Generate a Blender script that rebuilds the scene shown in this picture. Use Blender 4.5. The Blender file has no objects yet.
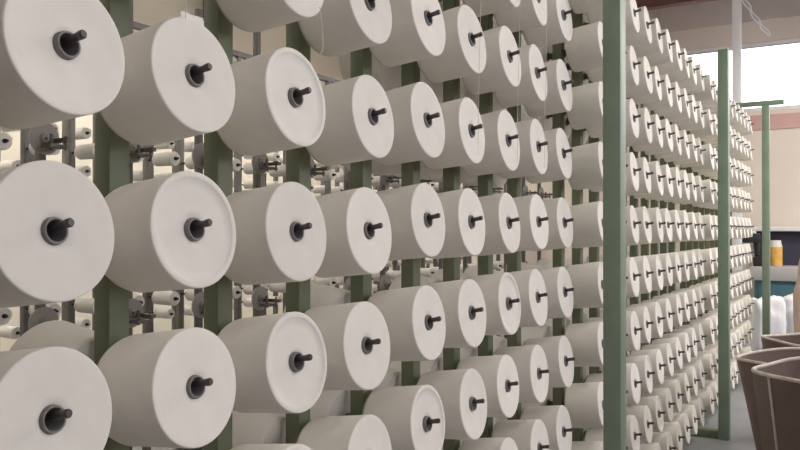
import bpy, bmesh, math, random
from mathutils import Vector, Matrix
random.seed(11)
C = bpy.context.scene.collection
PI = math.pi
R = math.radians
S = 0.275            # vertical pitch of the pegs
CAM_Z = 1.58
ORD = ['zeroth','first','second','third','fourth','fifth','sixth','seventh','eighth','ninth','tenth','eleventh','twelfth']

# ------------------------------------------------------------------ materials
def lin(c):
    return tuple(((v/255)/12.92 if v/255 <= .04045 else ((v/255+.055)/1.055)**2.4) for v in c)
def mat(name, rgb, rough=.6, metal=0, spec=.5, noise=None, bump=None, rnd=0, trans=0):
    m = bpy.data.materials.new(name); m.use_nodes = True
    nt = m.node_tree; N = nt.nodes; L = nt.links
    b = N['Principled BSDF']
    col = lin(rgb)
    b.inputs['Base Color'].default_value = (*col, 1)
    b.inputs['Roughness'].default_value = rough
    b.inputs['Metallic'].default_value = metal
    b.inputs['Specular IOR Level'].default_value = spec
    tc = N.new('ShaderNodeTexCoord')
    src = None
    if noise:
        scale, amt = noise
        n = N.new('ShaderNodeTexNoise'); n.inputs['Scale'].default_value = scale; n.inputs['Detail'].default_value = 5
        L.new(tc.outputs['Object'], n.inputs['Vector'])
        mr = N.new('ShaderNodeMapRange'); mr.inputs['From Min'].default_value = .3; mr.inputs['From Max'].default_value = .7
        mr.inputs['To Min'].default_value = 1-amt; mr.inputs['To Max'].default_value = 1+amt
        L.new(n.outputs['Fac'], mr.inputs['Value'])
        v = N.new('ShaderNodeVectorMath'); v.operation = 'SCALE'; v.inputs[0].default_value = col
        L.new(mr.outputs['Result'], v.inputs['Scale']); src = v.outputs['Vector']
    if rnd:
        oi = N.new('ShaderNodeObjectInfo')
        mr = N.new('ShaderNodeMapRange'); mr.inputs['To Min'].default_value = 1-rnd; mr.inputs['To Max'].default_value = 1
        L.new(oi.outputs['Random'], mr.inputs['Value'])
        v = N.new('ShaderNodeVectorMath'); v.operation = 'SCALE'
        if src: L.new(src, v.inputs[0])
        else: v.inputs[0].default_value = col
        L.new(mr.outputs['Result'], v.inputs['Scale']); src = v.outputs['Vector']
    if src: L.new(src, b.inputs['Base Color'])
    if bump:
        scale, st = bump
        n = N.new('ShaderNodeTexNoise'); n.inputs['Scale'].default_value = scale; n.inputs['Detail'].default_value = 4
        L.new(tc.outputs['Object'], n.inputs['Vector'])
        bp = N.new('ShaderNodeBump'); bp.inputs['Strength'].default_value = st; bp.inputs['Distance'].default_value = .01
        L.new(n.outputs['Fac'], bp.inputs['Height']); L.new(bp.outputs['Normal'], b.inputs['Normal'])
    return m

def yarn_material(name, rgb):
    """wound yarn: faint crossed winding lines around the axis and growth rings on the ends"""
    m = bpy.data.materials.new(name); m.use_nodes = True
    nt = m.node_tree; N = nt.nodes; L = nt.links
    b = N['Principled BSDF']; b.inputs['Roughness'].default_value = .9
    b.inputs['Specular IOR Level'].default_value = .15
    tc = N.new('ShaderNodeTexCoord'); sep = N.new('ShaderNodeSeparateXYZ'); L.new(tc.outputs['Object'], sep.inputs[0])
    cmb = N.new('ShaderNodeCombineXYZ'); L.new(sep.outputs['Y'], cmb.inputs['X']); L.new(sep.outputs['Z'], cmb.inputs['Y'])
    ln = N.new('ShaderNodeVectorMath'); ln.operation = 'LENGTH'; L.new(cmb.outputs[0], ln.inputs[0])
    # rings on the ends
    s1 = N.new('ShaderNodeMath'); s1.operation = 'MULTIPLY'; s1.inputs[1].default_value = 3200; L.new(ln.outputs['Value'], s1.inputs[0])
    sn = N.new('ShaderNodeMath'); sn.operation = 'SINE'; L.new(s1.outputs[0], sn.inputs[0])
    # winding lines on the barrel
    s2 = N.new('ShaderNodeMath'); s2.operation = 'MULTIPLY'; s2.inputs[1].default_value = 1500; L.new(sep.outputs['X'], s2.inputs[0])
    sn2 = N.new('ShaderNodeMath'); sn2.operation = 'SINE'; L.new(s2.outputs[0], sn2.inputs[0])
    ad = N.new('ShaderNodeMath'); ad.operation = 'ADD'; L.new(sn.outputs[0], ad.inputs[0]); L.new(sn2.outputs[0], ad.inputs[1])
    nz = N.new('ShaderNodeTexNoise'); nz.inputs['Scale'].default_value = 26; nz.inputs['Detail'].default_value = 3
    L.new(tc.outputs['Object'], nz.inputs['Vector'])
    a3 = N.new('ShaderNodeMath'); a3.operation = 'MULTIPLY_ADD'; a3.inputs[1].default_value = .15
    L.new(ad.outputs[0], a3.inputs[0]); L.new(nz.outputs['Fac'], a3.inputs[2])
    bp = N.new('ShaderNodeBump'); bp.inputs['Strength'].default_value = .12; bp.inputs['Distance'].default_value = .003
    L.new(a3.outputs[0], bp.inputs['Height']); L.new(bp.outputs['Normal'], b.inputs['Normal'])
    oi = N.new('ShaderNodeObjectInfo')
    mr = N.new('ShaderNodeMapRange'); mr.inputs['To Min'].default_value = .93; mr.inputs['To Max'].default_value = 1
    L.new(oi.outputs['Random'], mr.inputs['Value'])
    mr2 = N.new('ShaderNodeMapRange'); mr2.inputs['To Min'].default_value = .94; mr2.inputs['To Max'].default_value = 1.04
    L.new(nz.outputs['Fac'], mr2.inputs['Value'])
    mm = N.new('ShaderNodeMath'); mm.operation = 'MULTIPLY'; L.new(mr.outputs[0], mm.inputs[0]); L.new(mr2.outputs[0], mm.inputs[1])
    v = N.new('ShaderNodeVectorMath'); v.operation = 'SCALE'; v.inputs[0].default_value = lin(rgb)
    L.new(mm.outputs[0], v.inputs['Scale']); L.new(v.outputs['Vector'], b.inputs['Base Color'])
    return m

def emit(name, rgb, st):
    m = bpy.data.materials.new(name); m.use_nodes = True
    b = m.node_tree.nodes['Principled BSDF']
    b.inputs['Base Color'].default_value = (*lin(rgb), 1)
    b.inputs['Emission Color'].default_value = (*lin(rgb), 1); b.inputs['Emission Strength'].default_value = st
    return m
def glass(name, rgb=(252,249,252)):
    m = bpy.data.materials.new(name); m.use_nodes = True
    nt = m.node_tree; N = nt.nodes; L = nt.links; N.remove(N['Principled BSDF'])
    t = N.new('ShaderNodeBsdfTransparent'); t.inputs['Color'].default_value = (*lin(rgb), 1)
    g = N.new('ShaderNodeBsdfGlossy'); g.inputs['Roughness'].default_value = .05
    f = N.new('ShaderNodeFresnel'); f.inputs['IOR'].default_value = 1.3
    mx = N.new('ShaderNodeMixShader'); L.new(f.outputs[0], mx.inputs[0]); L.new(t.outputs[0], mx.inputs[1]); L.new(g.outputs[0], mx.inputs[2])
    L.new(mx.outputs[0], N['Material Output'].inputs['Surface'])
    return m

M = dict(
    yarn = yarn_material('white_yarn', (234,229,220)),
    core = mat('grey_core_plastic', (122,119,118), .5, noise=(60,.08)),
    peg = mat('dark_peg_steel', (84,80,80), .4, .5),
    green = mat('green_paint', (106,114,88), .5, noise=(9,.10), bump=(60,.05)),
    post = mat('sage_green_paint', (128,146,126), .45, noise=(5,.08), bump=(40,.04)),
    greysteel = mat('grey_steel', (116,112,108), .45, .3, noise=(12,.1)),
    darksteel = mat('dark_steel', (50,48,50), .5, .4),
    disc = mat('disc_steel', (168,163,158), .45, .3),
    cream = mat('cream_wall_paint', (238,230,212), .85, noise=(1.2,.03), bump=(8,.05)),
    beige = mat('beige_wall_paint', (228,216,204), .85, noise=(1.5,.04), bump=(8,.06)),
    dimwall = mat('brown_bounce_wall', (126,108,86), .85, noise=(1.5,.04)),  # brown picked for how much warm light it bounces onto the cones
    pink = mat('faded_red_paint', (208,170,160), .8, noise=(2,.05)),
    ceil = mat('ceiling_sheet', (214,206,196), .9, noise=(.7,.05)),
    redbeam = mat('red_oxide_steel', (120,84,78), .6, noise=(4,.1)),
    tanbeam = mat('beige_beam_paint', (200,190,184), .7, noise=(3,.05)),
    floor = mat('grey_concrete', (150,152,154), .42, noise=(2.3,.13), bump=(14,.12)),
    white = mat('white_paint', (236,236,238), .5, noise=(6,.03)),
    brown = mat('brown_fibre', (114,97,89), .75, noise=(5,.12), bump=(30,.15)),
    brownin = mat('brown_fibre_lining', (108,92,85), .85, noise=(5,.12)),
    rim = mat('worn_pale_edging', (208,196,184), .6, noise=(20,.15)),
    kraft = mat('kraft_paper', (196,172,158), .8, noise=(6,.08), bump=(20,.2)),
    navy = mat('dark_blue_panel', (62,60,78), .6, noise=(3,.06)),
    grey = mat('pale_grey_laminate', (190,186,186), .5),
    teal = mat('teal_enamel', (66,106,118), .5, noise=(3,.06)),
    plastic = mat('white_film', (238,238,242), .35, noise=(7,.04), bump=(9,.5)),
    amber = mat('amber_contents', (216,168,84), .5, noise=(14,.15)),
    clearp = mat('cloudy_plastic', (220,214,206), .35),
    paper = mat('wrapper_paper', (232,228,224), .8),
    black = mat('black_plastic', (44,42,48), .5),
    tube = emit('lamp_tube', (255,250,240), 14),
    strand = mat('yarn_strand', (222,216,206), .9),
    glass = glass('window_glass'),
)

# ------------------------------------------------------------------ mesh helpers
def add_box(bm, x0, x1, y0, y1, z0, z1, bev=0):
    r = bmesh.ops.create_cube(bm, size=1)
    vs = r['verts']
    for v in vs:
        v.co = Vector((x0+(v.co.x+.5)*(x1-x0), y0+(v.co.y+.5)*(y1-y0), z0+(v.co.z+.5)*(z1-z0)))
    if bev:
        es = list({e for v in vs for e in v.link_edges})
        bmesh.ops.bevel(bm, geom=es, offset=bev, segments=2, affect='EDGES', profile=.5)
def add_lathe(bm, prof, n=40, axis='X', closed=True, mtx=None):
    """prof: (a, r) along the axis; closed -> the profile is a closed loop"""
    rings = []
    for k in range(n):
        t = 2*PI*k/n
        ring = []
        for a, r in prof:
            if axis == 'X': p = Vector((a, r*math.cos(t), r*math.sin(t)))
            else: p = Vector((r*math.cos(t), r*math.sin(t), a))
            if mtx: p = mtx @ p
            ring.append(bm.verts.new(p))
        rings.append(ring)
    m = len(prof)
    for k in range(n):
        a, b = rings[k], rings[(k+1) % n]
        for j in range(m if closed else m-1):
            q = (a[j], a[(j+1) % m], b[(j+1) % m], b[j])
            bm.faces.new(q)
def add_rod(bm, p0, p1, r, n=12, r1=None):
    p0 = Vector(p0); p1 = Vector(p1); d = p1-p0
    q = d.to_track_quat('Z', 'Y').to_matrix()
    c = []
    for p, rr in ((p0, r), (p1, r if r1 is None else r1)):
        c.append([bm.verts.new(p + q @ Vector((rr*math.cos(2*PI*k/n), rr*math.sin(2*PI*k/n), 0))) for k in range(n)])
    for k in range(n):
        bm.faces.new((c[0][k], c[0][(k+1) % n], c[1][(k+1) % n], c[1][k]))
    bm.faces.new(c[0][::-1]); bm.faces.new(c[1])
def add_path(bm, pts, r, n=8):
    for a, b in zip(pts[:-1], pts[1:]): add_rod(bm, a, b, r, n)
def mesh(bm, name, m, smooth=True, ang=40):
    bmesh.ops.remove_doubles(bm, verts=bm.verts, dist=1e-6)
    bmesh.ops.recalc_face_normals(bm, faces=bm.faces)
    me = bpy.data.meshes.new(name); bm.to_mesh(me); bm.free()
    me.materials.append(m)
    if smooth:
        me.polygons.foreach_set('use_smooth', [True]*len(me.polygons))
        me.set_sharp_from_angle(angle=R(ang))
    return me
def link(name, me, parent=None, loc=None, rot=None):
    o = bpy.data.objects.new(name, me); C.objects.link(o)
    if parent: o.parent = parent
    if loc: o.location = loc
    if rot: o.rotation_euler = rot
    return o
def obj(name, bm, m, parent=None, loc=None, rot=None, smooth=True, ang=40):
    return link(name, mesh(bm, name, m, smooth, ang), parent, loc, rot)
def tag(o, label, cat=None, group=None, kind=None):
    if label: o['label'] = label
    if cat: o['category'] = cat
    if group: o['group'] = group
    if kind: o['kind'] = kind
    return o
def thing(name, label, cat, loc=(0,0,0), rot=(0,0,0), group=None):
    return tag(link(name, None, None, loc, rot), label, cat, group)
def box_obj(name, dims, m, parent=None, bev=0, smooth=True, origin=None):
    bm = bmesh.new(); x0,x1,y0,y1,z0,z1 = dims
    o = origin or (0,0,0)
    add_box(bm, x0-o[0], x1-o[0], y0-o[1], y1-o[1], z0-o[2], z1-o[2], bev)
    return obj(name, bm, m, parent, loc=origin, smooth=smooth)
def struct(name, dims, m, bev=0):
    return tag(box_obj(name, dims, m, None, bev, smooth=bool(bev)), None, kind='structure')
def dup(o, parent=None):
    c = o.copy(); C.objects.link(c); c.parent = parent
    for ch in list(o.children): dup(ch, c)
    return c

# ------------------------------------------------------------------ the room
X0, X1, Y0, Y1, ZC = -8.0, 4.6, -3.0, 11.4, 4.9
struct('floor', (X0-.2, X1+.2, Y0-.2, Y1+.2, -.1, 0), M['floor'])
struct('ceiling', (X0-.2, X1+.2, Y0-.2, Y1+.2, ZC, ZC+.1), M['ceil'])
def wall(name, boxes, m):
    bm = bmesh.new()
    for b in boxes: add_box(bm, *b)
    return tag(obj(name, bm, m, smooth=False), None, kind='structure')
# far wall with the bright high window band
WX0, WX1, WZ0, WZ1 = -2.35, 4.2, 3.19, 4.13
T = .16
wall('wall_far', [(X0-T, WX0, Y1, Y1+T, 0, ZC), (WX1, X1+T, Y1, Y1+T, 0, ZC), (WX0, WX1, Y1, Y1+T, 0, WZ0), (WX0, WX1, Y1, Y1+T, WZ1, ZC)], M['beige'])
RW = [(-2.2, 3.2), (4.2, 10.6)]
RZ0, RZ1 = 2.1, 4.3
bx = [(X1, X1+T, Y0-T, Y1+T, 0, RZ0), (X1, X1+T, Y0-T, Y1+T, RZ1, ZC)]
e = Y0-T
for a, b in RW + [(Y1+T, 0)]:
    bx.append((X1, X1+T, e, a, RZ0, RZ1)); e = b
wall('wall_right', bx, M['beige'])
LW = []
bx = [(X0-T, X0, Y0-T, Y1+T, 0, 2.2), (X0-T, X0, Y0-T, Y1+T, 4.3, ZC)]
e = Y0-T
for a, b in LW + [(Y1+T, 0)]:
    bx.append((X0-T, X0, e, a, 2.2, 4.3)); e = b
wall('wall_left', bx, M['cream'])
struct('wall_back', (X0-T, X1+T, Y0-T, Y0, 0, ZC), M['dimwall'])  # unseen wall, coloured dark to hold back light on the cone bodies
# windows: frame, mullions, glass
def window(n, axis, plane, a0, a1, z0, z1, nm):
    root = tag(link('window_%d' % n, None), None, kind='structure')
    bm = bmesh.new(); w = .05
    def bar(u0, u1, v0, v1):
        if axis == 'Y': add_box(bm, u0, u1, plane-.03, plane+.05, v0, v1, .004)
        else: add_box(bm, plane-.05, plane+.05, u0, u1, v0, v1, .004)
    bar(a0, a1, z0, z0+w); bar(a0, a1, z1-w, z1); bar(a0, a0+w, z0+w, z1-w); bar(a1-w, a1, z0+w, z1-w)
    for k in range(1, nm):
        c = a0+(a1-a0)*k/nm; bar(c-.02, c+.02, z0+w, z1-w)
    tag(obj('window_frame', bm, M['white'], root), None)
    g = bmesh.new()
    for k in range(nm):
        u0 = a0+(a1-a0)*k/nm+.02; u1 = a0+(a1-a0)*(k+1)/nm-.02
        if axis == 'Y': add_box(g, u0, u1, plane+.01, plane+.014, z0+w, z1-w)
        else: add_box(g, plane+.01, plane+.014, u0, u1, z0+w, z1-w)
    obj('pane', g, M['glass'], root, smooth=False)
    # sky portal in the opening (guides the daylight, gives none of its own)
    L = bpy.data.lights.new('window_portal', 'AREA'); L.shape = 'RECTANGLE'
    L.size = (a1-a0); L.size_y = (z1-z0); L.cycles.is_portal = True
    lo = bpy.data.objects.new('window_portal', L); C.objects.link(lo); lo.parent = root
    if axis == 'Y':
        lo.location = ((a0+a1)/2, plane+.1, (z0+z1)/2); lo.rotation_euler = (R(-90), 0, 0)
    else:
        s = 1 if plane > 0 else -1
        lo.location = (plane+.1*s, (a0+a1)/2, (z0+z1)/2); lo.rotation_euler = (R(90), 0, R(90)*s)
window(1, 'Y', Y1+.06, WX0, WX1, WZ0, WZ1, 2)
for i, (a, b) in enumerate(RW): window(2+i, 'X', X1+.08, a, b, RZ0, RZ1, 4)
for i, (a, b) in enumerate(LW): window(4+i, 'X', X0-.08, a, b, 2.2, 4.3, 4)
struct('trim_1', (X0, X1, Y1-.02, Y1, 2.93, 3.13), M['pink'])
struct('trim_2', (X0, X1, Y1-.03, Y1, 4.42, ZC), M['tanbeam'])
# roof beams
for k, (y, z) in enumerate(((1.4, 4.55), (4.6, 4.55), (7.8, 4.55), (10.75, 4.62))):
    bm = bmesh.new(); h = ZC-z
    add_box(bm, X0, X1, y-.07, y+.07, z, z+.015); add_box(bm, X0, X1, y-.008, y+.008, z+.015, ZC-.015); add_box(bm, X0, X1, y-.07, y+.07, ZC-.015, ZC)
    o = obj('trim_%d' % (k+3), bm, M['redbeam'], smooth=False); tag(o, None, kind='structure')

# ------------------------------------------------------------------ yarn cones (the packages on the pegs)
def body_mesh(name, Rr, L=.155, dish=.0, ridge=0, ri=.0212):
    p = []
    p.append((-L, ri)); p.append((-L, Rr*.93))
    for k in range(1, 5):
        t = PI/2*k/4; p.append((-L+.014-.014*math.cos(t), Rr*.975-.0145+.014*math.sin(t)))
    rb = Rr
    for k in range(0, 4):
        t = PI/2*k/3; p.append((-.0028+.0028*math.sin(t), rb-.0028+.0028*math.cos(t)))
    if ridge == 1:      # a step ring in the face
        p += [(.0, rb*.90), (-.001, rb*.885), (-.0035, rb*.86), (-.004, rb*.7), (-.005, rb*.5), (-.0055, .034), (-.0065, .026)]
    elif ridge == 2:    # dished face
        p += [(-.001, rb*.9), (-.004, rb*.74), (-.006, rb*.56), (-.007, rb*.42), (-.0065, .032), (-.0065, .026)]
    else:
        p += [(-.0005, rb*.9), (-.0012, rb*.7), (-.0018, rb*.5), (-.0024, .036), (-.0034, .026)]
    p.append((p[-1][0]-.003, ri))
    bm = bmesh.new(); add_lathe(bm, p, 56)
    return mesh(bm, name, M['yarn'], ang=50)
def core_mesh(L=.155, ro=.0208, ri=.0158, out=.0008):
    bm = bmesh.new()
    add_lathe(bm, [(-L-.006, ri), (-L-.006, ro), (out-.003, ro), (out, ro-.0012), (out, ri+.0012), (out-.003, ri)], 32)
    return mesh(bm, 'core_tube', M['core'], ang=40)
BODIES = {
    'plain': [body_mesh('yarn_body', r) for r in (.1015, .103, .1045)],
    'ring':  [body_mesh('yarn_body', .104, ridge=1)],
    'dish':  [body_mesh('yarn_body', .105, ridge=2)],
    'small': [body_mesh('yarn_body', .088)],
}
CORE = core_mesh()
TILT = 7.0
YAW = 3.0
XF = -1.0     # plane of the cone faces
XB = -1.19    # front of the uprights
cone_proto = {}
LOOK = {'plain': 'white yarn cone', 'ring': 'white yarn cone with a stepped ring in its face',
        'dish': 'white yarn cone with a dished face', 'small': 'smaller part-used white yarn cone'}
def make_cone(kind):
    t = thing('yarn_cone', 'x', 'yarn cone', group='yarn cones')
    link('yarn_body', random.choice(BODIES[kind]), t)
    link('core_tube', CORE, t)
    return t
def row_word(k):
    if k == 0: return 'the eye-level row'
    return '%s row %s eye level' % (ORD[abs(k)], 'above' if k > 0 else 'below')
def place_cone(kind, x, y, z, front=True):
    key = kind
    if key in cone_proto:
        t = dup(cone_proto[key]); 
        for ch in t.children:
            if ch.name.startswith('yarn_body'): ch.data = random.choice(BODIES[kind])
    else:
        t = cone_proto[key] = make_cone(kind)
    t.location = (x, y, z)
    j = lambda a: R(random.uniform(-a, a))
    if front: t.rotation_euler = (0, -R(TILT)+j(.8), R(YAW)+j(1.0))
    else: t.rotation_euler = (0, -R(TILT)+j(.8), PI+j(1.0))
    return t

# columns of the three rack bays: y positions of the pegs
BAYS = [
    [0.693]+[0.682+.279*i for i in range(1, 4)]+[0.686+.279*i for i in range(4, 9)],
    [3.455+.279*i for i in range(10)],
    [6.400+.279*i for i in range(10)],
]
POSTS = [(3.137, 3.225), (6.12, 6.21), (9.13, 9.22)]
POSTX = (-.915, -.84)
POSTH = 2.93
def peg_z(b, c, k):
    off = 0.0
    if b == 0: off = -.005 if c < 4 else .022
    if b == 1: off = .022
    if b == 2: off = .015
    return 1.582+off+k*S
SPECIAL = {(0,0,1): 'dish', (0,1,0): 'ring', (0,2,-1): 'ring', (0,0,0): 'plain', (0,3,2): 'plain'}
BAYWORD = ['before the near green post', 'beyond the near green post', 'beyond the second green post']
from math import sin, cos
TH = math.atan(460/760)
FPX = 760.0
def project(p):
    Xc = p[0]*cos(TH)+p[1]*sin(TH); Z = -p[0]*sin(TH)+p[1]*cos(TH)
    if Z < .05: return None
    return (400+FPX*Xc/Z, 229-FPX*(p[2]-CAM_Z)/Z, Z)
def in_view(p, r):
    q = project(p)
    if not q: return False
    m = r*FPX/q[2]*1.1
    return -m-.2*FPX/q[2] < q[0] < 800+m and -m < q[1] < 450+m

def peg_mesh():
    # steel peg with its holder, along +X from the upright; face of the cone is at x = .19
    bm = bmesh.new()
    add_lathe(bm, [(0, .0), (0, .0215), (.004, .0215), (.006, .0148), (.060, .0146), (.064, .009), (.120, .009), (.150, .0062),
                   (.212, .0062), (.2135, .0068), (.221, .0068), (.223, .0052), (.223, 0)], 20, closed=False)
    for v in bm.verts:
        if v.co.x > .121: v.co.z += (v.co.x-.121)*.08
    return mesh(bm, 'peg', M['peg'])
PEG = peg_mesh()
ca, sa = math.cos(R(TILT)), math.sin(R(TILT))
GAPS = {(1,1,-2),(2,8,3)}
counts = 0
for b, cols in enumerate(BAYS):
    lab = ['green steel yarn creel bay nearest the camera, left of the near post',
           'green steel yarn creel bay between the near and the second green posts',
           'green steel yarn creel bay beyond the second green post'][b]
    y_lo = cols[0]-.2; py0, py1 = POSTS[b]
    root = thing('creel_frame', lab, 'creel rack', (XB-.02, (cols[0]+cols[-1])/2, 0), group='green creel bays')
    o0 = root.location.copy()
    def P(name, boxes, m, bev=.003):
        bm = bmesh.new()
        for q in boxes: add_box(bm, q[0]-o0.x, q[1]-o0.x, q[2]-o0.y, q[3]-o0.y, q[4], q[5], bev)
        return obj(name, bm, m, root)
    yl = cols[0]-.13 if b == 0 else POSTS[b-1][1]
    # the outer post with its foot and cross arm
    P('post', [(POSTX[0], POSTX[1], py0, py1, .0, POSTH)], M['post'], .006)
    if b == 2: P('cross_arm', [(XB-.05, -.70, (py0+py1)/2-.03, (py0+py1)/2+.03, POSTH, POSTH+.05)], M['post'])
    P('foot', [(XB-.35, POSTX[0], py0+.01, py1-.01, 0, .06)], M['green'])
    if b == 0: P('foot', [(XB-.35, XB-.03, yl+.02, yl+.08, 0, .06)], M['green'])
    P('top_rail', [(XB-.048, XB-.001, yl, py1, 2.875, 2.929)], M['green'])
    P('bottom_rail', [(XB-.048, XB-.001, yl, py1-.1, .061, .105)], M['green'])
    for c, y in enumerate(cols):
        w = .023; yy = y-.012
        P('upright', [(XB-.045, XB, yy-w, yy+w, .105, 2.875)], M['green'])
        for k in range(4, -6, -1):
            z = peg_z(b, c, k)+random.uniform(-.003, .003)
            if b == 0 and c >= 4: pass
            fx = XF+random.uniform(-.004, .004)
            yj = y+random.uniform(-.004, .004)+(.011*k if b == 0 and c == 0 and abs(k) == 1 else .014*k if b == 0 and c == 3 and abs(k) == 1 else 0)
            face = Vector((fx, yj, z))
            base = Vector((fx-.19*ca*math.cos(R(YAW)), yj-.19*ca*math.sin(R(YAW)), z-.19*sa))
            if not in_view(face, .2): continue
            link('peg', PEG, root, (base.x-o0.x, base.y-o0.y, base.z), (0, -R(TILT), R(YAW)))
            kind = SPECIAL.get((b,c,k))
            if kind is None:
                kind = random.choices(['plain','ring','dish'], [.8,.13,.07])[0]
            t = place_cone(kind, face.x, face.y, face.z)
            look = {'plain': 'white yarn cone', 'ring': 'white stepped-face yarn cone', 'dish': 'white dished yarn cone'}[kind]
            if b == 0:
                n = 9-c
                place = '%s column left of near post' % ORD[n] if n > 1 else 'column just left of near post'
            elif b == 1:
                place = '%s column past near post' % ORD[c+1]
            else:
                place = '%s column past second post' % ORD[c+1]
            t['label'] = '%s, %s, %s' % (look, place, row_word(k))
            counts += 1
            if (b,c,k) == (0,1,1):
                bm = bmesh.new()
                pts = []
                for i in range(9):
                    a = R(64+ i*5.0); pts.append(a)
                # scrap of wrapper standing up from the rim of the cone
                n = 8; W = .054
                rows = []
                for i in range(n+1):
                    u = -W/2+W*i/n
                    rows.append([bm.verts.new((-.004+.0003*j+.0008*math.sin(i), .007+u, .084+.0046*j+.0006*math.sin(i*1.3))) for j in range(7)])
                for i in range(n):
                    for j in range(6): bm.faces.new((rows[i][j], rows[i+1][j], rows[i+1][j+1], rows[i][j+1]))
                bmesh.ops.solidify(bm, geom=bm.faces[:], thickness=.0008)
                w = obj('wrapper_scrap', bm, M['paper'], t)
                w['label'] = 'torn scrap of white wrapper'
                t['label'] = 'white yarn cone with torn wrapper scrap on its rim, top left of photo'
    # cones on the back side of the uprights
    for c, y in enumerate(cols):
        for k in (4, 3, 2, 1, -1, -2, -3, -4, -5):
            if k > 0:
                if (b == 0 and c < (5 if k < 3 else 6)) or (b == 1 and (c > 5 or k < 2)) or b == 2: continue
            elif b == 0 and (c, k) not in {(1,-1),(4,-1),(3,-2),(4,-2),(5,-2),(6,-1),(7,-1),(6,-2),(7,-2),(8,-2),(8,-1),(5,-3),(6,-3),(7,-3),(8,-3)}: continue
            elif b > 0 and (random.random() < .2 or k < -4): continue
            if (b == 1 and k == -4 and c >= 6) or (b == 2 and (k == -4 or c >= 5)): continue
            z = peg_z(b, c, k)-.02
            bx_ = XB-.046
            face = Vector((bx_-.19*ca, y, z+.19*sa-.012))
            if not in_view(face, .1): continue
            base = Vector((bx_+.004, y, face.z-.19*sa))
            link('rear_peg', PEG, root, (base.x-o0.x, base.y-o0.y, base.z), (0, -R(TILT), PI))
            t = place_cone('plain', face.x, face.y, face.z, front=False)
            if b == 0:
                n = 9-c; place = 'behind %s upright left of near post' % ORD[n] if n > 1 else 'behind upright just left of near post'
            else: place = 'behind %s upright past %s post' % (ORD[c+1], 'near' if b == 1 else 'second')
            t['label'] = 'back-side yarn cone, %s, %s' % (place, row_word(k))
            t['group'] = 'yarn cones on the back of the creel'
print('CONES', counts)

# ------------------------------------------------------------------ tension stands behind the creel
TX = -1.98
def tension_stand(y, lab):
    t = thing('tension_stand', lab, 'tension stand', (TX, y, 0), group='tension stands behind the creel')
    bm = bmesh.new(); add_box(bm, -.011, .011, -.011, .011, .012, 2.35, .002); add_box(bm, -.06, .06, -.05, .05, 0, .012)
    obj('pole', bm, M['greysteel'], t)
    for z in (.76, 1.31, 1.83):
        bm = bmesh.new()
        add_box(bm, -.02, .10, .012, .026, z-.008, z+.004)
        add_box(bm, .03, .075, -.02, .035, z-.024, z-.014, .002)
        add_rod(bm, (.05, .0, z-.03), (.05, .0, z+.016), .005)
        add_rod(bm, (.07, .03, z-.03), (.07, .03, z+.01), .004)
        br = obj('bracket', bm, M['greysteel'], t)
        bm = bmesh.new()
        add_lathe(bm, [(.012,.004),(.012,.040),(.014,.0455),(.019,.0465),(.018,.040),(.018,.016),(.026,.012),(.026,.004)], 28, mtx=Matrix.Translation((0, 0, z+.005)))
        obj('disc', bm, M['disc'], br)
    return t
ys = [1.31+.30*i-.0 for i in range(14)]
for i, y in enumerate(ys):
    tension_stand(y, 'thin grey pole with tension discs behind creel, %s from left' % (ORD[i+1] if i < 12 else ['thirteenth','fourteenth'][i-12]))
    
# ------------------------------------------------------------------ second and third racks, far behind, with part-used bobbins
bm = bmesh.new()
add_lathe(bm, [(-.17,.012),(-.17,.040),(-.165,.043),(-.005,.045),(0,.042),(0,.012)], 26)
BOBM = mesh(bm, 'yarn_layer', M['yarn'])
bm = bmesh.new()
add_lathe(bm, [(-.19,.008),(-.19,.0118),(.012,.0118),(.014,.010),(.014,.008)], 16)
BOBC = mesh(bm, 'core_tube', M['darksteel'])
bm = bmesh.new(); add_rod(bm, (-.24,0,0), (.03,0,0), .0065, 10)
BPEG = mesh(bm, 'peg', M['darksteel'])
bob0 = None
def back_rack(xr, ys, zs, lab, rackword):
    global bob0
    root = thing('rear_creel_frame', lab, 'creel rack', (xr-.25, (ys[0]+ys[-1])/2, 0), group='grey creels far behind')
    o0 = root.location
    def P(name, q, m):
        bm = bmesh.new(); add_box(bm, q[0]-o0.x, q[1]-o0.x, q[2]-o0.y, q[3]-o0.y, q[4], q[5], .003); return obj(name, bm, m, root)
    P('top_rail', (xr-.28, xr-.241, ys[0]-.2, ys[-1]+.2, 2.86, 2.90), M['greysteel'])
    P('bottom_rail', (xr-.28, xr-.241, ys[0]-.2, ys[-1]+.2, .04, .09), M['greysteel'])
    P('middle_rail', (xr-.30, xr-.281, ys[0]-.2, ys[-1]+.2, 1.28, 1.32), M['greysteel'])
    for i, y in enumerate(ys):
        P('upright', (xr-.28, xr-.24, y-.02, y+.02, 0, 2.86), M['greysteel'])
        for j, z in enumerate(zs):
            if (xr, i, j) not in VISSET: continue
            link('peg', BPEG, root, (xr-o0.x, y-o0.y, z))
            if bob0 is None:
                t = thing('bobbin', 'x', 'bobbin', group='part-used bobbins on the far racks')
                link('yarn_layer', BOBM, t); link('core_tube', BOBC, t); bob0 = t
            else: t = dup(bob0)
            t.location = (xr, y, z)
            BOBS.append(t)
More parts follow.
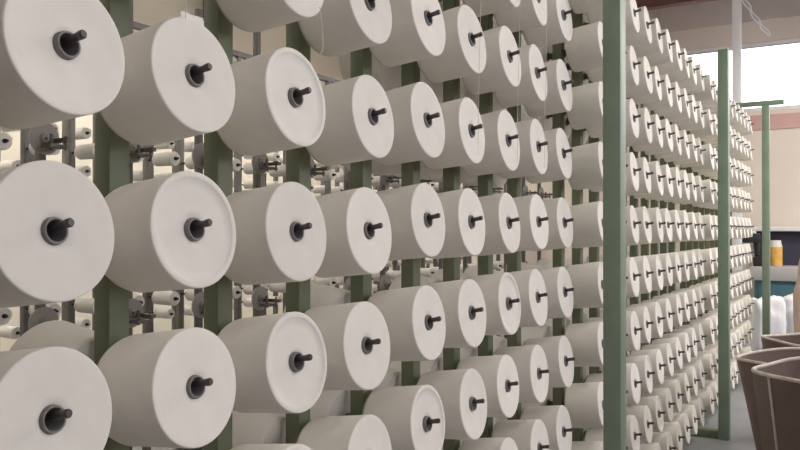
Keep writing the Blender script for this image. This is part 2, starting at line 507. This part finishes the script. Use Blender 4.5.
# (column: rows) of the bobbins that stay on the two far racks, the rest of the pegs are empty
NEAR = {0:[2,5],1:[2,5],2:[2,5],3:[2,5],4:[2,5],5:[2,5],6:[2,5],7:[2,5],8:[2,5],9:[2,5],10:[2,5],11:[2,5],12:[2,5],13:[2,5],14:[2,5],16:[2,5],17:[2,5],19:[2,5],20:[2,5],21:[2,5],22:[2,5],23:[2,5],25:[2,5]}
FAR = {0:[1,5,6],1:[6],2:[1,5,6],4:[5],5:[1,5,6],6:[1,6],8:[1,5,6],9:[1,5,6],10:[1,5,6],11:[1,6],12:[5,6],13:[5,6],14:[5,6],15:[1,6],17:[1,5,6],18:[2,6],19:[2,6],21:[2,6],22:[2,6],23:[2,6],25:[2,6]}
VISSET = {(-3.7, i, j) for i in NEAR for j in NEAR[i]} | {(-5.1, i, j) for i in FAR for j in FAR[i]}
BOBS = []
back_rack(-3.7, [2.25+.28*i for i in range(26)], [.55+.295*j for j in range(8)], 'grey steel rack of small bobbins behind the tension poles', 'nearer back rack')
back_rack(-5.1, [3.2+.28*i for i in range(26)], [.55+.295*j for j in range(7)], 'grey steel rack of small bobbins in front of the far cream wall', 'farther back rack')

# each far bobbin is told by the gap between the big cones it is seen through
UPX = [131, 232, 308, 368, 420, 462, 497, 526, 552]
gaps = {}
for t in BOBS:
    q = project(t.location - Vector((.08, 0, 0)))
    rr = math.floor((229-q[1])/((860-q[0])/4.26))
    gaps.setdefault((rr, sum(q[0] > u for u in UPX) if q[0] < 610 else 99), []).append((q[0], q[1], t))
for (rr, c), lst in gaps.items():
    row = {-1: 'just below eye-level row', 0: 'just above eye-level row', 1: 'above first row up', 2: 'above second row up',
           -2: 'below first row down', -3: 'below second row down', 3: 'above third row up', -4: 'below third row down'}.get(rr, 'near the top')
    col = 'left of %s upright' % ORD[c+1] if c < 9 else ('by near post' if c == 9 else 'past near post')
    lst.sort(key=lambda e: (e[0], e[1]))
    for n, (_, _, t) in enumerate(lst):
        pos = '' if len(lst) == 1 else ', %s from left' % ORD[n+1] if n < 12 else ', rightmost'
        t['label'] = 'small bobbin in gap %s, %s%s' % (row, col, pos)

# ------------------------------------------------------------------ far end: column, cables, bench, jar, bags
t = thing('steel_column', 'white steel column rising to the roof behind the far end of the creel', 'column', (-1.345, 10.575, 0))
bm = bmesh.new(); add_box(bm, -.05, .05, -.05, -.04, .012, 4.9, .001); add_box(bm, -.05, .05, .04, .05, .012, 4.9, .001); add_box(bm, -.006, .006, -.04, .04, .012, 4.9)
obj('shaft', bm, M['white'], t); box_obj('base_plate', (-.12,.12,-.12,.12,0,.012), M['white'], t)
bm = bmesh.new()
def cable(dx, ph):
    a = Vector((-1.33+dx, 10.50, 4.62)); b_ = Vector((-.98+dx, 10.52, 4.0)); pts = []
    for i in range(25):
        u = i/24; p = a.lerp(b_, u); p.x += .012*math.sin(u*21+ph); p.z -= .10*math.sin(PI*u)*.4; pts.append(p)
    return pts
add_path(bm, cable(0, 0), .009); add_path(bm, cable(.035, 2), .009)
tag(obj('cable', bm, M['white']), 'pair of white cables sagging from the white column before the window', 'cable')

t = thing('machine_bench', 'teal fronted bench with pale grey top against the far wall', 'bench', (.9, 10.85, 0))
def TB(name, q, m, bev=.004): 
    bm = bmesh.new(); add_box(bm, q[0]-.9, q[1]-.9, q[2]-10.85, q[3]-10.85, q[4], q[5], bev); return obj(name, bm, m, t)
TB('cabinet_body', (-1.15, 3.0, 10.60, 11.28, .0, .93), M['teal'])
TB('bench_top', (-1.2, 3.05, 10.56, 11.28, .93, 1.10), M['grey'], .01)
TB('back_panel', (-1.2, 3.05, 11.285, 11.325, .0, 1.55), M['navy'])
TB('ledge', (-1.25, 3.1, 11.16, 11.33, 1.55, 1.61), M['white'], .006)
for k in range(4):
    TB('door_panel', (-1.1+k*1.02, -.12+k*1.02, 10.585, 10.60, .08, .88), M['teal'], .003)
# jar
jx, jy = -.93, 10.83
t = thing('storage_jar', 'clear plastic jar of yellow stuff on the grey bench top', 'jar', (jx, jy, 1.10))
bm = bmesh.new(); add_lathe(bm, [(0,0),(0,.075),(.01,.082),(.26,.082),(.30,.07),(.335,.068),(.335,0)], 30, axis='Z', closed=False)
obj('jar_wall', bm, M['clearp'], t)
bm = bmesh.new(); add_lathe(bm, [(.02,.0),(.02,.0835),(.25,.0835),(.25,0)], 30, axis='Z', closed=False)
obj('contents', bm, M['amber'], t)
# black machine head beside the end of the creel
t = thing('bench_machine', 'black angled machine head standing on the bench end by the creel', 'machine', (-1.08, 10.80, 1.102))
bm = bmesh.new()
add_box(bm, -.10, .10, -.08, .10, 0, .12, .01)
add_box(bm, -.28, -.02, -.05, .07, .30, .42, .015)
add_rod(bm, (-.05, .01, .12), (-.06, .01, .34), .04, 16, .05)
obj('housing', bm, M['black'], t)
bm = bmesh.new(); add_box(bm, -.30, -.08, -.055, .075, .42, .45, .006); obj('cover', bm, M['white'], t)

# crumpled white plastic sacks
def sack(name, loc, dims, seed, lab, m, rot=(0,0,0), group=None, cat='sack'):
    rnd = random.Random(seed); bm = bmesh.new()
    bmesh.ops.create_icosphere(bm, subdivisions=4, radius=1)
    ph = [rnd.uniform(0, 6) for _ in range(8)]
    for v in bm.verts:
        p = v.co.copy()
        q = Vector([math.copysign(abs(a)**.62, a) for a in p])
        w = .07*math.sin(5*p.x+ph[0]+2*p.z)+.06*math.sin(7*p.y+ph[1])+.05*math.sin(9*p.z+ph[2]+4*p.x)+.03*math.sin(17*p.x+11*p.y+ph[3])
        q *= (1+w*.8)
        v.co = Vector((q.x*dims[0]/2, q.y*dims[1]/2, q.z*dims[2]/2))
    rm = Matrix.Rotation(rot[1], 3, 'Y') @ Matrix.Rotation(rot[0], 3, 'X')
    for v in bm.verts: v.co = rm @ v.co
    mz = min(v.co.z for v in bm.verts)
    for v in bm.verts:
        v.co.z -= mz
        if v.co.z < .02: v.co.z = 0
    o = obj(name, bm, m, None, loc, (0,0,rot[2]), ang=80)
    return tag(o, lab, cat, group)

# ------------------------------------------------------------------ brown bins in the aisle
def bin_(loc, rx, ry, h, seed, lab, rot=0, taper=.80, sf=.70):
    rnd = random.Random(seed); n = 64
    t = thing('brown_bin', lab, 'bin', loc, (0,0,rot), group='brown bins in the aisle')
    def ring(f, z, off, wob):
        out = []
        for k in range(n):
            a = 2*PI*k/n
            w = 1+wob*(math.sin(2*a+seed)*.5+math.sin(3*a+seed*2)*.35+math.sin(7*a+seed)*.12)
            out.append(Vector(((rx*f+off)*w*math.cos(a), (ry*f+off)*w*math.sin(a), z+wob*.12*math.sin(3*a+seed*1.7))))
        return out
    def shell(levels, bottom):
        bm = bmesh.new(); prev = None
        for lv in levels:
            r = [bm.verts.new(p) for p in ring(*lv)]
            if prev:
                for k in range(n): bm.faces.new((prev[k], prev[(k+1) % n], r[(k+1) % n], r[k]))
            elif bottom: bm.faces.new(r[::-1])
            prev = r
        return bm
    NL = 10
    lv = [(taper+(1-taper)*i/NL, h*i/NL if i else .0, 0, .09*i/NL) for i in range(NL+1)]
    inner = [(taper+(1-taper)*i/NL, h*i/NL, -.012, .09*i/NL) for i in range(NL, -1, -1)]
    inner[-1] = (taper, .02, -.012, 0)
    bm = shell(lv+inner, True)
    bm.faces.ensure_lookup_table()
    bm.verts.ensure_lookup_table()
    bm.faces.new([bm.verts[len(bm.verts)-n+k] for k in range(n)])
    obj('bin_wall', bm, M['brown'], t, ang=60)
    bm = bmesh.new(); pts = ring(1, h, -.006, .09); pts.append(pts[0]); add_path(bm, pts, .0095, 8)
    r = obj('rim', bm, M['rim'], t); r['label'] = 'worn pale rim'
    bm = bmesh.new()
    a = 2*PI*rnd.choice([.62,.6,.64])
    for i in range(NL):
        f0, f1 = taper+(1-taper)*i/NL, taper+(1-taper)*(i+1)/NL
        k = int(n*sf)
        p0 = ring(*lv[i])[k]*1.004; p1 = ring(*lv[i+1])[k]*1.004; p0.z = lv[i][1]+.002; p1.z = min(p1.z, h*(i+1)/NL+.01)
        add_rod(bm, p0, p1, .006, 6)
    s = obj('seam', bm, M['rim'], t); s['label'] = 'pale stitched seam'
    return t
bin_((-.23, 5.12, 0), .41, .41, .80, 1.3, 'brown tapered bin just past the second green post, sharp left rim corner', 0, .66)
bin_((-.01, 3.96, 0), .41, .41, .93, 2.2, 'brown bin in front at the right edge, pale torn rim and upright seam', .6, .78, .53)
bin_((-.28, 6.40, 0), .36, .34, .76, 4.1, 'brown bin at the back of the three, nearest the white sacks', 1.2, .8)
sack('plastic_sack', (-.93, 9.55, 0), (.36, .34, .78), 5, 'crumpled white plastic sack standing directly behind the third green post', M['plastic'], (0, .1, .4), 'white plastic sacks')
sack('plastic_sack', (-.60, 10.14, 0), (.48, .34, .84), 9, 'wider leaning white plastic sack in front of the teal bench', M['plastic'], (0, -.35, 1.1), 'white plastic sacks')
sack('paper_sack', (-.35, 8.56, 0), (.42, .40, 1.34), 21, 'tall tan paper sack at the right edge of the photo', M['kraft'], (0, 0, .2))

# ------------------------------------------------------------------ loose yarn strands
def strand(pts, lab):
    bm = bmesh.new(); add_path(bm, [Vector(p) for p in pts], .0009, 5)
    tag(obj('yarn_strand', bm, M['strand']), lab, 'yarn strand', 'loose yarn strands')
def unproj(px, py, Z):
    Xc = (px-400)/FPX*Z
    return Vector((Xc*cos(TH)-Z*sin(TH), Xc*sin(TH)+Z*cos(TH), CAM_Z-(py-229)/FPX*Z))
def face_pt(c, k, dy, dz):
    return Vector((XF+.012, BAYS[0][c]+dy, peg_z(0,c,k)+dz))
for (c, k, dy, lab) in ((1, 1, -.03, 'yarn strand hanging over cone with torn wrapper, top left'),
                        (5, 2, .02, 'yarn strand hanging between the fourth and third columns left of near post'),
                        (6, 2, .05, 'yarn strand hanging before the third column left of near post'),
                        (7, 2, .03, 'yarn strand hanging before the second column left of near post')):
    a = Vector((XF+.012, BAYS[0][c]+dy, 2.875)); z1 = peg_z(0,c,k)+.09 if c == 1 else peg_z(0,c,k)-.35
    p = [a]
    for i in range(1, 9):
        u = i/8; p.append(Vector((XF+.012+.004*math.sin(u*5), BAYS[0][c]+dy+.006*math.sin(u*4), 2.875+(z1-2.875)*u)))
    strand(p, lab)
pts = [Vector((XF+.02, BAYS[0][2]+.05+.012*math.sin(u*PI/8)*1, peg_z(0,2,1)+.10+.10*(1-math.cos(u*PI/16))+.0)) for u in range(0, 9)]
strand(pts, 'curling loose yarn end above the cone at top, third column')

# ------------------------------------------------------------------ unseen ceiling lamps; the rows left of the creel are added fill
def lamp(x, y, W, lab):
    t = thing('unseen_ceiling_light', lab, 'ceiling light', (x, y, 4.2), group='ceiling strip lights')
    bm = bmesh.new(); add_box(bm, -.10, .10, -.75, .75, .0, .07, .01); obj('housing', bm, M['white'], t)
    bm = bmesh.new(); add_rod(bm, (0,-.5,.07), (0,-.5,.70), .006); add_rod(bm, (0,.5,.07), (0,.5,.70), .006); obj('hanger', bm, M['greysteel'], t)
    for s in (-.045, .045):
        bm = bmesh.new(); add_rod(bm, (s,-.72,-.016), (s,.72,-.016), .014, 14); obj('tube', bm, M['tube'], t)
    L = bpy.data.lights.new('unseen_strip_lamp', 'AREA'); L.shape = 'RECTANGLE'; L.size = .18; L.size_y = 1.45
    L.energy = W; L.color = (1, .955, .89)
    lo = bpy.data.objects.new('unseen_strip_lamp', L); C.objects.link(lo); lo.parent = t; lo.location = (0, 0, -.04)
i = 0
for x, W in ((1.3, 26), (-3.0, 8), (-6.2, 160)):  # rows at negative x are added to brighten the cream wall and cone bodies
    for y in (-.6, 2.6, 5.8, 9.0):
        if x == 1.3: W = {-.6: 4, 2.6: 18, 5.8: 60, 9.0: 150}[y]
        if x < 0 and y < 0: W *= .4
        i += 1
        lamp(x, y, W, 'unseen strip light hanging from the ceiling over the %s, %s from the front' % ({1.3: 'aisle', -3.0: 'space behind the creel as added fill', -6.2: 'far left side as added fill'}[x], ORD[(i-1) % 4+1]))

# ------------------------------------------------------------------ world, camera
w = bpy.data.worlds.new('World'); bpy.context.scene.world = w; w.use_nodes = True
bg = w.node_tree.nodes['Background']; bg.inputs['Color'].default_value = (.91, .96, 1.02, 1); bg.inputs['Strength'].default_value = 4.5
cam = bpy.data.cameras.new('Camera'); co = bpy.data.objects.new('Camera', cam); C.objects.link(co)
cam.sensor_width = 36; cam.lens = 36*FPX/800; cam.clip_start = .02
co.location = (0, 0, CAM_Z); co.rotation_euler = (R(90)+math.atan(4/FPX), 0, TH)
bpy.context.scene.camera = co
vs = bpy.context.scene.view_settings
vs.view_transform = 'Standard'; vs.look = 'None'; vs.exposure = -.12; vs.gamma = 1; vs.use_curve_mapping = False
